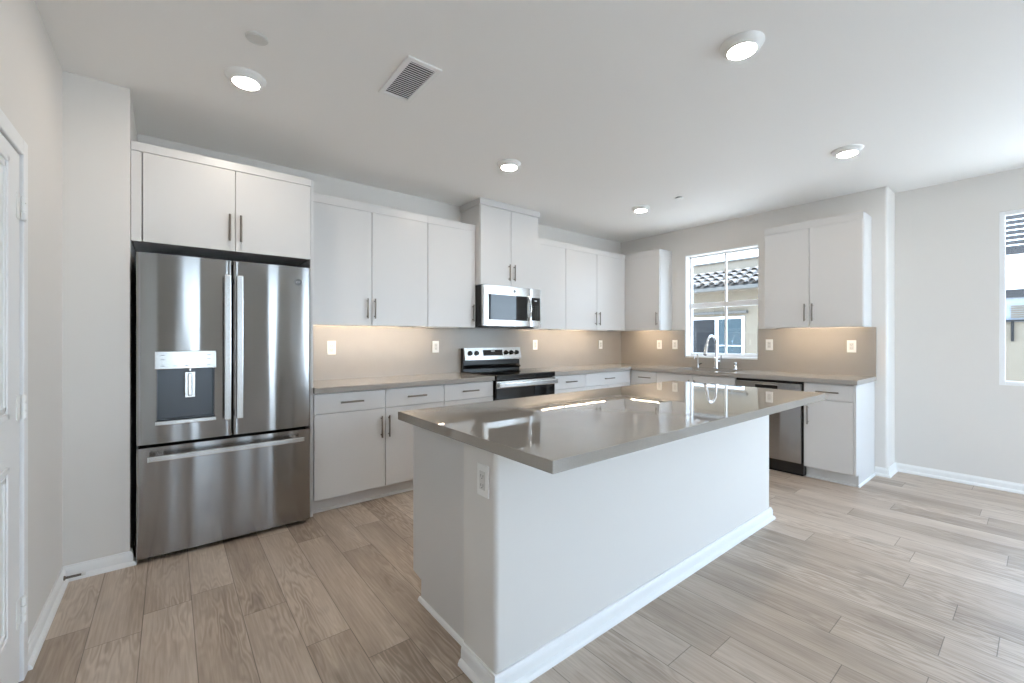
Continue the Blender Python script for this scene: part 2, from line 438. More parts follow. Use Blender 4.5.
for z0, z1 in ((1.700, 1.792), (0.970, 1.060), (0.221, 0.315)):
    hg = MB().box((XL+0.010, -1.492, z0), (XL+0.0185, -1.516, z1)).box((XL+0.004, -1.520, z0), (XL+0.0085, -1.566, z1))
    for k in range(3):
        a = z0 + (z1-z0)*k/3; hg.cyl((XL+0.016, -1.5165, a+0.003), (XL+0.016, -1.5165, a+(z1-z0)/3-0.003), 0.008, 12)
    hg.cyl((XL+0.015, -1.5165, z0), (XL+0.015, -1.5165, z1), 0.0045, 10)
    hg.build('hinge', 'plate', d1)
kn = MB().lathe([(0.028, 0), (0.028, 0.006), (0.01, 0.010), (0.01, 0.035), (0.022, 0.045), (0.027, 0.058), (0.02, 0.07), (0, 0.073)], (XL+0.006, -2.25, 0.93), 'x', 24)
kn.build('door_knob', 'handle', d1)

# door stop on the baseboard near the corner
dst = thing('door_stop', (XL, -0.735, 0.04), 'spring door stop sticking out of the white baseboard near the corner', 'door stop')
MB().lathe([(0, 0.012), (0.011, 0.012), (0.011, 0.018), (0.006, 0.022), (0.006, 0.03)], (XL, -0.735, 0.04), 'x', 16).build('base', 'spring', dst)
hel = [(XL+0.025+0.055*i/120, -0.735+0.0055*math.cos(i*0.8), 0.04+0.0055*math.sin(i*0.8)) for i in range(121)]
MB().tube(hel, 0.0014, 6).cyl((XL+0.02, -0.735, 0.04), (XL+0.08, -0.735, 0.04), 0.0042, 10).build('spring', 'spring', dst)
MB().lathe([(0.0075, 0.078), (0.0085, 0.082), (0.0085, 0.09), (0.006, 0.095), (0, 0.096)], (XL, -0.735, 0.04), 'x', 16).build('tip', 'rubber', dst)

# ------------------------------------------------------------------ windows
def frame_ring(mb, axis, p0, p1, a0, a1, z0, z1, t, bev=0.003):
    def bx(b0, b1, c0, c1):
        if axis == 'y': mb.box((p0, b0, c0), (p1, b1, c1), bev)
        else: mb.box((b0, p0, c0), (b1, p1, c1), bev)
    bx(a0, a0+t, z0, z1); bx(a1-t, a1, z0, z1); bx(a0+t, a1-t, z0, z0+t); bx(a0+t, a1-t, z1-t, z1)
    return mb
def window(name, axis, plane, sgn, hole, label, t=0.04, depth=0.045, mull=(), rails=()):
    """plane: inner face of the frame; the pane sits inside the frame"""
    a0, a1, z0, z1 = hole
    loc = (plane, (a0+a1)/2, z0) if axis == 'y' else ((a0+a1)/2, plane, z0)
    wd = struct(thing(name, loc, None, None), label, 'window')
    p1 = plane + sgn*depth
    mb = MB(); frame_ring(mb, axis, plane, p1, a0, a1, z0, z1, t)
    mb.build('window_frame', 'vinyl', wd)
    for (c, wdt, za, zb, dd) in mull:
        q = MB(); pa, pb = plane+sgn*dd, p1-sgn*0.006
        if axis == 'y': q.box((pa, c-wdt/2, za), (pb, c+wdt/2, zb), 0.002)
        else: q.box((c-wdt/2, pa, za), (c+wdt/2, pb, zb), 0.002)
        q.build('mullion', 'vinyl', wd)
    for (c, h, ya, yb, dd) in rails:
        q = MB(); pa, pb = plane+sgn*dd, p1-sgn*0.004
        if axis == 'y': q.box((pa, ya, c-h/2), (pb, yb, c+h/2), 0.003)
        else: q.box((ya, pa, c-h/2), (yb, pb, c+h/2), 0.003)
        q.build('meeting_rail', 'vinyl', wd)
    pc = plane+sgn*depth*0.6
    g = MB()
    if axis == 'y': g.box((pc, a0+t*0.6, z0+t*0.6), (pc+sgn*0.004, a1-t*0.6, z1-t*0.6))
    else: g.box((a0+t*0.6, pc, z0+t*0.6), (a1-t*0.6, pc+sgn*0.004, z1-t*0.6))
    g.build('pane', 'glass', wd)
    return wd
w1 = window('window_1', 'y', 0.10, 1, KW, 'white framed window above the kitchen sink', t=0.028,
       mull=((-1.452, 0.020, 1.08, 2.29, 0.008),), rails=((1.683, 0.062, KW[0]+0.027, KW[1]-0.027, -0.006), (1.073, 0.034, KW[0]+0.027, KW[1]-0.027, -0.004)))
MB().box((-0.004, KW[0], KW[2]-0.008), (0.10, KW[1], KW[2]+0.012), 0.003).build('window_sill', 'trim', w1)
jm = MB().box((-0.005, KW[1]-0.012, KW[2]+0.013), (0.10, KW[1]+0.002, KW[3]-0.0125)).box((-0.005, KW[0], KW[3]-0.012), (0.10, KW[1]+0.002, KW[3]+0.003))
jm.build('window_jamb', 'trim', w1)
w2 = window('window_2', 'y', XR+0.012, 1, RW, 'white framed window in the plain right wall', t=0.034, mull=((-4.60, 0.04, 0.9, 2.30, 0.0),))
mm = MB().box((XR+0.03, -3.72, 1.40), (XR+0.04, -3.75, 1.425))
window('window_3', 'x', YREAR-0.06, -1, R1, 'narrow white window at the left of the rear wall', t=0.045)
window('window_4', 'x', YREAR-0.06, -1, R2, 'narrow white window in the middle of the rear wall', t=0.045)
window('window_5', 'x', YREAR-0.04, -1, R3, 'wide sliding glass door in the rear wall', t=0.06, depth=0.08, mull=((-1.5, 0.10, 0.08, 2.2, 0.0),))

# ------------------------------------------------------------------ helpers for cabinets
def mp(run, a, d, z):   # run 'b': back wall (front faces -y), 'r': window wall (front faces -x)
    return (a, -d, z) if run == 'b' else (-d, a, z)
def rbox(mb, run, a0, a1, d0, d1, z0, z1, bev=0.0, seg=2):
    return mb.box(mp(run, a0, d0, z0), mp(run, a1, d1, z1), bev, seg)
def bar_handle(run, a, d, z, length, vertical, parent):
    mb = MB(); s = 0.028; rr = 0.0066
    if vertical:
        mb.cyl(mp(run, a, d+s, z-length/2), mp(run, a, d+s, z+length/2), rr, 12)
        for q in (-1, 1): mb.cyl(mp(run, a, d, z+q*(length/2-0.02)), mp(run, a, d+s, z+q*(length/2-0.02)), 0.0045, 10)
    else:
        mb.cyl(mp(run, a-length/2, d+s, z), mp(run, a+length/2, d+s, z), rr, 12)
        for q in (-1, 1): mb.cyl(mp(run, a+q*(length/2-0.02), d, z), mp(run, a+q*(length/2-0.02), d+s, z), 0.0045, 10)
    h = mb.build('handle', 'handle', parent); h['label'] = 'brushed nickel bar handle'
    return h
G = 0.0022
def fronts(run, root, kind, a0, a1, z0, z1, d, handle=None, vert=True, hl=0.168):
    mb = MB(); rbox(mb, run, a0+G, a1-G, d-0.019, d, z0+G, z1-G, 0.0015, 1)
    o = mb.build(kind, 'cab', root)
    if handle: bar_handle(run, handle[0], d, handle[1], hl, vert, o)
    return o
ZUB, ZUT, ZUR = 1.375, 2.405, 2.338
DU = 0.291
def wall_cabinet(name, run, a0, a1, doors, label, zb=ZUB, zt=ZUT, zr=ZUR, du=DU, group='white wall cabinets', crown=False, lip=0.02, ends=(1, 1), side_gap=0.0):
    """doors: [(a0,a1,handle_a or None)]"""
    root = thing(name, mp(run, (a0+a1)/2, 0.0, zb), label, 'cabinet', group)
    mb = MB(); dk = du-0.021
    rbox(mb, run, a0, a1, 0.0005, dk, zb+lip, zt)
    rbox(mb, run, a0, a0+0.018, 0.0005, dk, zb, zb+lip); rbox(mb, run, a1-0.018, a1, 0.0005, dk, zb, zb+lip)
    rbox(mb, run, a0+0.018, a1-0.018, dk-0.004, dk, zb+0.004, zb+lip)
    mb.build('body', 'cab', root)
    mb = MB()
    if crown: rbox(mb, run, a0-0.012, a1+0.012, 0.0005, du+0.016, zr, zt-0.0005, 0.002, 1)
    else: rbox(mb, run, a0, a1, dk+0.0005, du+0.0006, zr, zt, 0.001, 1)
    mb.build('top_rail', 'cab', root)
    for (b0, b1, ha) in doors:
        fronts(run, root, 'door', b0, b1, zb, zr+0.0015, du, (ha, zb+0.145) if ha is not None else None)
    # fillers either side of the doors
    lo = min(d[0] for d in doors); hi = max(d[1] for d in doors)
    for f0, f1 in ((a0, lo), (hi, a1)):
        if f1-f0 > 0.006:
            mb = MB(); rbox(mb, run, f0, f1-0.001, dk+0.0005, du-0.006, zb, zr); mb.build('filler_strip', 'cab', root)
    return root

# --- refrigerator alcove cabinet and tall panel
fc = thing('refrigerator_cabinet', (-4.83, 0, 1.824), 'white two-door cabinet mounted above the stainless refrigerator', 'cabinet')
MB().box((-5.30, -0.0005, 1.83), (-4.3525, -0.605, 2.39)).build('body', 'cab', fc)
MB().box((-5.30, -0.6055, 2.340), (-4.3525, -0.632, 2.390), 0.0015, 1).build('top_rail', 'cab', fc)
MB().box((-5.30, -0.6055, 1.824), (-5.2545, -0.626, 2.338)).build('filler_strip', 'cab', fc)
for b0, b1, ha in ((-5.2515, -4.801, -4.832), (-4.801, -4.3525, -4.772)):
    o = MB().box((b0+G, -0.606, 1.824), (b1-G, -0.629, 2.338), 0.0015, 1).build('door', 'cab', fc)
    bar_handle('b', ha, 0.629, 1.968, 0.168, True, o)
tp = tag(MB().box((-4.3505, -0.0005, 0), (-4.332, -0.612, 2.39), 0.001, 1).build('end_panel', 'cab'), 'tall narrow white panel standing at the right side of the refrigerator', 'panel')

# --- wall cabinets
wall_cabinet('wall_cabinet', 'b', -4.331, -3.262, [(-4.318, -3.787, -3.829), (-3.787, -3.262, -3.766)], 'white two-door wall cabinet right of the refrigerator')
wall_cabinet('wall_cabinet', 'b', -3.2615, -2.732, [(-3.2615, -2.732, -2.768)], 'white single-door wall cabinet left of the microwave')
wall_cabinet('wall_cabinet', 'b', -2.728, -1.952, [(-2.728, -2.338, -2.372), (-2.338, -1.952, -2.304)], 'tall white two-door wall cabinet above the microwave, reaching the ceiling', zb=1.806, zt=H-0.001, zr=2.600, du=0.37, crown=True, lip=0.002)
wall_cabinet('wall_cabinet', 'b', -1.948, -1.4395, [(-1.948, -1.4395, -1.912)], 'white single-door wall cabinet right of the microwave')
wall_cabinet('wall_cabinet', 'b', -1.439, -0.292, [(-1.439, -0.875, -0.912), (-0.875, -0.312, -0.84)], 'white two-door wall cabinet reaching into the corner of the room')
wall_cabinet('wall_cabinet', 'r', -0.815, -0.0005, [(-0.813, -0.372, -0.781)], 'small white wall cabinet between the corner and the sink window')
wall_cabinet('wall_cabinet', 'r', -2.854, -2.037, [(-2.852, -2.437, -2.469), (-2.437, -2.039, -2.405)], 'white two-door wall cabinet right of the sink window')

# --- base cabinets
DB, ZC0, ZC1, ZDR = 0.62, 0.874, 0.914, 0.722
def base_cabinet(run, a0, a1, drawers, doors, label, name='base_cabinet', end=None, zdoor=ZDR):
    root = thing(name, mp(run, (a0+a1)/2, 0, 0), label, 'cabinet', 'white base cabinets')
    mb = MB(); rbox(mb, run, a0+0.0005, a1-0.0005, 0.003, DB-0.02, 0.102, ZC0-0.001)
    if name == 'sink_base_cabinet':
        mb = MB()
        rbox(mb, run, a0+0.0005, a1-0.0005, 0.003, DB-0.02, 0.102, 0.62); rbox(mb, run, a0+0.0005, a0+0.02, 0.003, DB-0.02, 0.62, ZC0-0.001); rbox(mb, run, a1-0.02, a1-0.0005, 0.003, DB-0.02, 0.62, ZC0-0.001)
        rbox(mb, run, a0+0.02, a1-0.02, DB-0.04, DB-0.02, 0.62, ZC0-0.001)
    mb.build('body', 'cab', root)
    mb = MB(); rbox(mb, run, a0+0.0005, a1-0.0005, 0.003, 0.548, 0.0, 0.102)
    lo, hi = a0+0.0005, a1-0.0005
    if run == 'b': mb.prism([(-0.548-d, z) for d, z in ((0, 0), (0.014, 0), (0.012, 0.010), (0.006, 0.016), (0, 0.018))], 'x', lo, hi)
    else: mb.prism([(-0.548-d, z) for d, z in ((0, 0), (0.014, 0), (0.012, 0.010), (0.006, 0.016), (0, 0.018))], 'y', lo, hi)
    mb.build('toe_kick', 'cab', root)
    for (b0, b1) in drawers:
        fronts(run, root, 'drawer', b0, b1, zdoor, 0.868, DB, ((b0+b1)/2, 0.797), False)
    for (b0, b1, ha, zt) in doors:
        fronts(run, root, 'door', b0, b1, 0.105, zt, DB, (ha, zt-0.142))
    return root
base_cabinet('b', -4.331, -3.2775, [(-4.3295, -3.802), (-3.802, -3.2775)], [(-4.3295, -3.802, -3.838, ZDR), (-3.802, -3.2775, -3.778, ZDR)], 'white two-door base cabinet with two drawers right of the refrigerator')
base_cabinet('b', -3.277, -2.752, [(-3.277, -2.752)], [(-3.277, -2.752, -2.79, ZDR)], 'white single-door base cabinet left of the range')
base_cabinet('b', -1.968, -1.4555, [(-1.968, -1.4555)], [(-1.968, -1.4555, -1.49, ZDR)], 'white single-door base cabinet right of the range')
cb = base_cabinet('b', -1.455, -0.622, [(-1.455, -0.66)], [(-1.455, -1.066, -1.10, ZDR), (-1.066, -0.66, -1.03, ZDR)], 'white base cabinet with one wide drawer next to the corner')
MB().box((-0.66, -0.60, 0.105), (-0.622, -0.616, 0.868)).build('filler_strip', 'cab', cb)
nc = base_cabinet('r', -0.979, -0.623, [(-0.979, -0.685)], [(-0.979, -0.685, -0.72, ZDR)], 'narrow white drawer base cabinet left of the sink cabinet')
MB().box((-0.60, -0.685, 0.105), (-0.616, -0.623, 0.868)).build('filler_strip', 'cab', nc)
base_cabinet('r', -1.888, -0.9795, [], [(-1.888, -1.430, -1.461, 0.868), (-1.430, -0.9795, -1.399, 0.868)], 'white two-door sink base cabinet under the kitchen window', name='sink_base_cabinet')
ec = base_cabinet('r', -2.858, -2.492, [(-2.858, -2.492)], [(-2.858, -2.492, -2.528, ZDR)], 'white end base cabinet right of the dishwasher')
MB().prism([(-0.003, 0), (-0.548, 0), (-0.548, 0.102), (-0.62, 0.102), (-0.62, ZC0-0.001), (-0.003, ZC0-0.001)], 'y', -2.8755, -2.8585).build('side_panel', 'cab', ec)
MB().prism([(-2.8755-d, z) for d, z in ((0, 0), (0.012, 0), (0.010, 0.010), (0.005, 0.016), (0, 0.018))], 'x', -0.562, -0.024).build('shoe_moulding', 'trim', ec)

# --- countertops and backsplashes
ct = MB().box((-4.331, -0.021, ZC0), (-2.752, -0.645, ZC1), 0.002, 1).build('countertop', 'semi'); tag(ct, 'greige quartz countertop between the refrigerator and the range', 'countertop')
SK = (-0.535, -0.125, -1.80, -1.16)   # sink opening
mb = MB()
mb.box((-1.968, -0.645, ZC0), (-0.645, -0.021, ZC1)).box((-0.645, SK[3], ZC0), (-0.021, -0.021, ZC1))
mb.box((-0.645, SK[2], ZC0), (SK[0], SK[3], ZC1)).box((SK[1], SK[2], ZC0), (-0.021, SK[3], ZC1)).box((-0.645, -2.888, ZC0), (-0.021, SK[2], ZC1))
tag(mb.build('countertop', 'semi'), 'L-shaped greige quartz countertop running from the range past the sink', 'countertop')
tag(MB().box((-4.331, -0.0005, ZC1-0.04), (-0.0205, -0.0195, ZUB-0.001)).box((-2.752, -0.0005, 0.70), (-1.968, -0.0195, ZC1-0.04)).box((-2.727, -0.0005, ZUB-0.001), (-1.953, -0.0195, 1.805)).build('backsplash', 'honed'), 'long greige quartz backsplash behind the range', 'backsplash')
mb = MB()
mb.box((-0.0005, -0.998, ZC1-0.04), (-0.0195, -0.0005, ZUB-0.001)).box((-0.0005, -1.864, ZC1-0.04), (-0.0195, -0.998, KW[2]-0.009)).box((-0.0005, -2.888, ZC1-0.04), (-0.0195, -1.864, ZUB-0.001))
tag(mb.build('backsplash', 'honed'), 'greige quartz backsplash around the sink window', 'backsplash')

# --- LED strips under the wall cabinets
def led(run, a0, a1, label):
    root = thing('led_strip_light', mp(run, (a0+a1)/2, 0.24, 1.39), label, 'light', 'under-cabinet led strips')
    mb = MB(); rbox(mb, run, a0, a1, 0.244, 0.264, 1.3845, 1.3945); mb.build('housing', 'ledhouse', root)
    mb = MB(); rbox(mb, run, a0+0.004, a1-0.004, 0.249, 0.259, 1.3785, 1.3845); mb.build('diffuser', 'led', root)
led('b', -4.25, -3.07, 'glowing led strip under the wall cabinet right of the refrigerator')
led('b', -1.79, -0.67, 'glowing led strip under the wall cabinets right of the microwave')
led('r', -0.79, -0.30, 'glowing led strip under the small cabinet left of the sink window')
led('r', -2.76, -2.13, 'glowing led strip under the cabinet right of the sink window')

# ------------------------------------------------------------------ refrigerator
fr = thing('refrigerator', (-4.829, -0.35, 0), 'stainless steel french-door refrigerator with water dispenser, standing in the alcove', 'refrigerator')
FX0, FX1, FM = -5.275, -4.373, -4.823
FY0, FY1 = -0.612, -0.712
MB().box((FX0+0.004, -0.03, 0.04), (FX1-0.004, -0.60, 1.735), 0.004).build('body', 'darkgrey', fr)
MB().box((FX0+0.01, -0.598, 0.055), (FX1-0.01, -0.614, 1.74)).build('gasket', 'gap', fr)
MB().box((FX0+0.03, -0.10, 0.018), (FX1-0.03, -0.665, 0.05)).build('base_grille', 'gap', fr)
for x in (FX0+0.06, FX1-0.06):
    for y in (-0.12, -0.62):
        MB().cyl((x, y, 0), (x, y, 0.042), 0.02, 14).build('foot', 'gap', fr)
for x in (FX0+0.05, FX1-0.05):
    MB().box((x-0.035, -0.52, 1.735), (x+0.035, -0.66, 1.756), 0.005).build('hinge_cover', 'darkgrey', fr)
def slab_outline(x0, x1, yb, yf, sag, rad=0.012, n=24):
    """door plan: flat back, gently bowed front with rounded vertical edges"""
    pts = [(x1, yb), (x0, yb)]
    pts += arc(x0+rad, yf+sag+rad, rad, 180, 270, 5)[0:]
    for i in range(1, n):
        t = i/n; x = x0+rad + (x1-x0-2*rad)*t
        pts.append((x, yf + sag*(2*t-1)**2))
    pts += arc(x1-rad, yf+sag+rad, rad, 270, 360, 5)
    return pts
def fridge_door(name, x0, x1, z0, z1, sag=0.004):
    return MB().prism(slab_outline(x0, x1, FY0, FY1, sag), 'z', z0, z1, True).build(name, 'steel', fr)
ld = fridge_door('door', FX0, FM-0.003, 0.667, 1.750)
rd = fridge_door('door', FM+0.003, FX1, 0.667, 1.750)
fd = fridge_door('drawer', FX0, FX1, 0.030, 0.648, 0.005)
cut = MB().box((-5.186, -0.66, 0.795), (-4.916, -0.80, 1.095)).build('cutter', 'gap', fr)
boolean_cut(ld, cut)
ld.data.set_sharp_from_angle(angle=math.radians(38))
# dispenser
dm = M['dispenser'] = mat('dispenser_grey', srgb(88, 91, 95), 0.28, 0.75)
mb = MB().box((-5.186, -0.6605, 0.795), (-4.916, -0.664, 1.095)).box((-5.186, -0.661, 0.795), (-5.183, -0.706, 1.095)).box((-4.919, -0.661, 0.795), (-4.916, -0.706, 1.095)).box((-5.183, -0.661, 0.795), (-4.919, -0.70, 0.800))
ni = mb.build('dispenser_niche', dm, ld); ni['label'] = 'dark recessed dispenser niche'
MB().box((-5.197, -0.703, 1.089), (-4.905, -0.722, 1.194), 0.004).build('control_panel', 'steel2', ld)
MB().box((-5.195, -0.668, 0.770), (-4.907, -0.728, 0.795), 0.004).build('drip_tray', 'steel2', ld)
MB().box((-5.060, -0.664, 0.915), (-5.008, -0.684, 1.07), 0.004).box((-5.046, -0.676, 0.925), (-5.022, -0.690, 1.06), 0.006).build('paddle', 'steel2', ld)
MB().cyl((-5.034, -0.684, 1.095), (-5.034, -0.684, 1.075), 0.009, 14).build('spout', 'chrome', ld)
for i, (px, pz) in enumerate([(-5.16, 1.17), (-5.16, 1.145), (-5.16, 1.108), (-5.105, 1.108), (-5.05, 1.108), (-5.0, 1.108), (-4.945, 1.108), (-4.945, 1.145), (-4.945, 1.17)]):
    MB().box((px-0.009, -0.7215, pz-0.0015), (px+0.009, -0.7225, pz+0.0015)).build('button_mark', 'print', ld)
def flat_bar(x0, x1, z0, z1, parent, horizontal=False):
    mb = MB(); yf = -0.790 if horizontal else -0.770
    mb.box((x0, yf+0.018, z0), (x1, yf, z1), 0.005)
    if horizontal:
        for x in (x0+0.05, x1-0.05): mb.box((x-0.02, -0.706, z0+0.004), (x+0.02, -0.776, z1-0.004), 0.004)
    else:
        for z in (z0+0.03, z1-0.03): mb.box((x0+0.004, -0.706, z-0.02), (x1-0.004, -0.755, z+0.02), 0.004)
    return mb.build('handle', 'steel2', parent)
flat_bar(-4.870, -4.835, 0.772, 1.655, ld)
flat_bar(-4.807, -4.772, 0.772, 1.655, rd)
flat_bar(-5.225, -4.428, 0.580, 0.612, fd, True)
def emblem(c, r, parent, facing='y'):
    """small round appliance badge: ring with a curled line inside"""
    mb = MB(); cx, cy, cz = c
    ring = [(cx + r*math.cos(2*math.pi*k/28), cy, cz + r*math.sin(2*math.pi*k/28)) for k in range(28)]
    mb.tube(ring, r*0.12, 8, closed=True)
    mb.lathe([(0, 0), (r*0.95, 0), (r*0.95, 0.001), (0, 0.001)], (cx, cy+0.0005, cz), 'y', 28, 1)
    e = mb.build('emblem', 'print', parent)
    q = MB()
    for s in (-1, 1):
        sw = [(cx + s*r*0.30 + r*0.28*math.cos(math.radians(a)), cy-0.001, cz + s*0.05*r + r*0.34*math.sin(math.radians(a))) for a in range(20 if s < 0 else 200, 320 if s < 0 else 500, 20)]
        q.tube(sw, r*0.09, 6)
    q.build('monogram', 'printlight', e)
    return e
emblem((-4.451, -0.7125, 1.648), 0.019, rd)

# ------------------------------------------------------------------ range
RX0, RX1 = -2.744, -1.976
rg = thing('range', (-2.36, -0.33, 0), 'stainless and black electric range with glass cooktop, between the base cabinets', 'range')
MB().box((RX0, -0.03, 0.04), (RX1, -0.615, 0.905)).build('body', 'black', rg)
ck = MB().box((RX0, -0.085, 0.905), (RX1, -0.655, 0.924), 0.004).box((RX0, -0.615, 0.872), (RX1, -0.662, 0.923), 0.010, 3).build('cooktop', 'blackglass', rg)
for cx, cy, rr in ((-2.55, -0.47, 0.10), (-2.17, -0.47, 0.12), (-2.55, -0.21, 0.08), (-2.17, -0.21, 0.08), (-2.36, -0.22, 0.055)):
    MB().lathe([(rr-0.004, 0.9243), (rr, 0.9246), (rr+0.002, 0.9243)], (cx, cy, 0), 'z', 40).build('burner_ring', 'burner', ck)
# backguard
bgp = MB().box((RX0+0.003, -0.022, 0.905), (RX1-0.003, -0.075, 1.163), 0.004).build('backguard', 'black', rg)
pn = MB().prism([(-0.074, 1.045), (-0.098, 1.045), (-0.102, 1.035), (-0.110, 1.040), (-0.110, 1.052), (-0.088, 1.168), (-0.022, 1.170), (-0.022, 1.160), (-0.074, 1.160)], 'x', RX0+0.006, RX1-0.006).build('control_panel', 'steel2', bgp)
def panel_y(z): return -0.110 + (z-1.052)/(1.168-1.052)*0.022
def tilted_box(x0, x1, z0, z1, th):
    return MB().prism([(panel_y(z0)+0.004, z0), (panel_y(z0)-th, z0), (panel_y(z1)-th, z1), (panel_y(z1)+0.004, z1)], 'x', x0, x1)
dsp = tilted_box(-2.505, -2.245, 1.082, 1.145, 0.0015).build('display', 'blackglass', bgp)
kp = MB()
for i in range(10):
    for j in range(2):
        zz = 1.094+j*0.018
        kp.box((-2.490+i*0.0245, panel_y(zz)-0.0019, zz), (-2.484+i*0.0245, panel_y(zz)-0.0010, zz+0.0025))
kp.build('display_marks', 'print', dsp)
MB().box((-2.40, panel_y(1.13)-0.0022, 1.124), (-2.352, panel_y(1.13)-0.0010, 1.136)).build('clock_readout', 'printlight', dsp)
for kx in (-2.672, -2.590, -2.196, -2.120, -2.044):
    zc = 1.112; y0 = panel_y(zc)
    k = MB().lathe([(0.026, 0.0), (0.026, 0.006), (0.021, 0.009), (0.019, 0.026), (0.016, 0.029), (0, 0.029)], (kx, y0+0.002, zc), 'y', 26, -1).box((kx-0.0045, y0-0.024, zc-0.019), (kx+0.0045, y0-0.034, zc+0.019), 0.002)
    k.build('knob', 'blackglass', bgp)
MB().prism([(-0.075, 0.955), (-0.098, 0.945), (-0.106, 0.960), (-0.090, 0.968), (-0.075, 0.985)], 'x', RX0+0.012, RX1-0.012).build('vent_lip', 'blackglass', bgp)
# oven door
od = MB().box((RX0+0.003, -0.617, 0.215), (RX1-0.003, -0.655, 0.868), 0.005).build('oven_door', 'blackglass', rg)
MB().box((RX0+0.003, -0.6545, 0.795), (RX1-0.003, -0.664, 0.862), 0.003).build('door_trim', 'steel2', od)
MB().box((RX0+0.09, -0.6545, 0.36), (RX1-0.09, -0.6565, 0.70), 0.001, 1).build('oven_window', 'mwglass', od)
hb = MB().box((RX0+0.006, -0.688, 0.803), (RX1-0.004, -0.708, 0.848), 0.008, 3)
for x in (RX0+0.05, RX1-0.05): hb.box((x-0.022, -0.66, 0.810), (x+0.022, -0.692, 0.838), 0.004)
hb.build('handle', 'steel2', od)
MB().box((RX0+0.003, -0.617, 0.05), (RX1-0.003, -0.655, 0.208), 0.005).build('drawer', 'steel2', rg)
for x in (RX0+0.06, RX1-0.06):
    for y in (-0.10, -0.56): MB().cyl((x, y, 0), (x, y, 0.045), 0.018, 12).build('foot', 'gap', rg)

# ------------------------------------------------------------------ microwave
MX0, MX1, MZ0, MZ1 = -2.728, -1.956, 1.392, 1.803
mw = thing('microwave', (-2.342, -0.2, MZ0), 'stainless over-the-range microwave hung beneath the tall white cabinet', 'microwave')
MB().box((MX0, -0.021, MZ0), (MX1, -0.385, MZ1), 0.003).build('body', 'black', mw)
MB().box((MX0+0.05, -0.06, MZ0-0.008), (MX1-0.05, -0.34, MZ0), 0.002).build('underside_filter', 'darkgrey', mw)
XD = -2.118
md = MB().prism(slab_outline(MX0+0.003, XD-0.002, -0.387, -0.424, 0.002, 0.006, 12), 'z', MZ0+0.003, MZ1-0.004, True).build('door', 'steel2', mw)
cp = MB().prism(slab_outline(XD+0.001, MX1-0.003, -0.387, -0.423, 0.001, 0.006, 6), 'z', MZ0+0.003, MZ1-0.004, True).build('control_panel', 'steel2', mw)
MB().box((MX0+0.062, -0.419, MZ0+0.062), (XD-0.042, -0.4262, MZ1-0.092), 0.002, 1).build('window', 'mwglass', md)
MB().box((XD+0.018, -0.418, MZ0+0.068), (MX1-0.022, -0.4255, MZ1-0.098), 0.002, 1).build('keypad', 'blackglass', cp)
for i in range(3):
    for j in range(7):
        MB().box((XD+0.036+i*0.032, -0.4252, MZ0+0.085+j*0.022), (XD+0.048+i*0.032, -0.4258, MZ0+0.089+j*0.022)).build('key_mark', 'print', cp)
MB().box((XD+0.060, -0.4252, MZ0+0.275), (XD+0.092, -0.4260, MZ0+0.285)).build('clock_readout', 'printlight', cp)
hp = [(XD-0.020, -0.424 - 0.036*math.sin(math.pi*i/14), MZ0+0.062+0.262*i/14) for i in range(15)]
MB().tube(hp, 0.0105, 12).build('handle', 'chrome', md)
emblem((-2.335, -0.4255, 1.757), 0.014, md)

# ------------------------------------------------------------------ dishwasher
dw = thing('dishwasher', (-0.35, -2.19, 0), 'stainless dishwasher fitted under the counter right of the sink', 'dishwasher')
MB().box((-0.03, -2.488, 0.02), (-0.606, -1.892, 0.868)).build('body', 'black', dw)
dd = MB().box((-0.607, -2.478, 0.122), (-0.640, -1.898, 0.776), 0.005).build('door', 'steel', dw)
M['dwpanel'] = steel_mat('dark_brushed_steel', col=(0.30, 0.295, 0.29, 1), rough=0.3, aniso=0.4, wob=0.0)
cpn = MB().box((-0.607, -2.478, 0.782), (-0.640, -1.898, 0.846), 0.004).build('control_panel', 'dwpanel', dw)
MB().box((-0.6385, -2.285, 0.788), (-0.6412, -2.085, 0.822), 0.001, 1).build('pocket_handle', 'gap', cpn)
MB().tube([(-0.641, -2.285, 0.825), (-0.655, -2.27, 0.826), (-0.655, -2.10, 0.826), (-0.641, -2.085, 0.825)], 0.004, 8).build('handle_lip', 'dwpanel', cpn)
for i in range(5): MB().box((-0.6402, -2.335-i*0.028, 0.806), (-0.6408, -2.347-i*0.028, 0.812)).build('button_mark', 'print', cpn)
MB().box((-0.50, -2.478, 0.0), (-0.585, -1.898, 0.115), 0.003).build('toe_panel', 'gap', dw)

# ------------------------------------------------------------------ sink, faucet, soap pump, hot tap
sk = thing('kitchen_sink', (-0.33, -1.48, 0.70), 'undermount stainless kitchen sink below the window', 'sink')
mb = MB(); x0, x1, y0, y1 = SK[0]-0.006, SK[1]+0.006, SK[2]-0.006, SK[3]+0.006
zt, zb = ZC0-0.001, 0.665
mb.box((x0-0.012, y0-0.012, zb), (x0, y1+0.012, zt)).box((x1, y0-0.012, zb), (x1+0.012, y1+0.012, zt)).box((x0, y0-0.012, zb), (x1, y0, zt)).box((x0, y1, zb), (x1, y1+0.012, zt)).box((x0-0.012, y0-0.012, zb-0.01), (x1+0.012, y1+0.012, zb))
mb.build('basin', 'sink', sk)
MB().lathe([(0.045, 0), (0.045, 0.003), (0.035, 0.004), (0.03, 0.001), (0, 0.001)], (-0.30, -1.48, zb), 'z', 28).build('drain', 'chrome', sk)
fa = thing('kitchen_faucet', (-0.075, -1.428, ZC1), 'chrome gooseneck kitchen faucet behind the sink, in front of the window', 'faucet')
FXB, FYB = -0.075, -1.428
MB().lathe([(0.030, 0), (0.030, 0.006), (0.026, 0.010), (0.024, 0.09), (0.022, 0.13), (0.015, 0.14), (0.0, 0.14)], (FXB, FYB, ZC1), 'z', 28).build('base', 'chrome', fa)
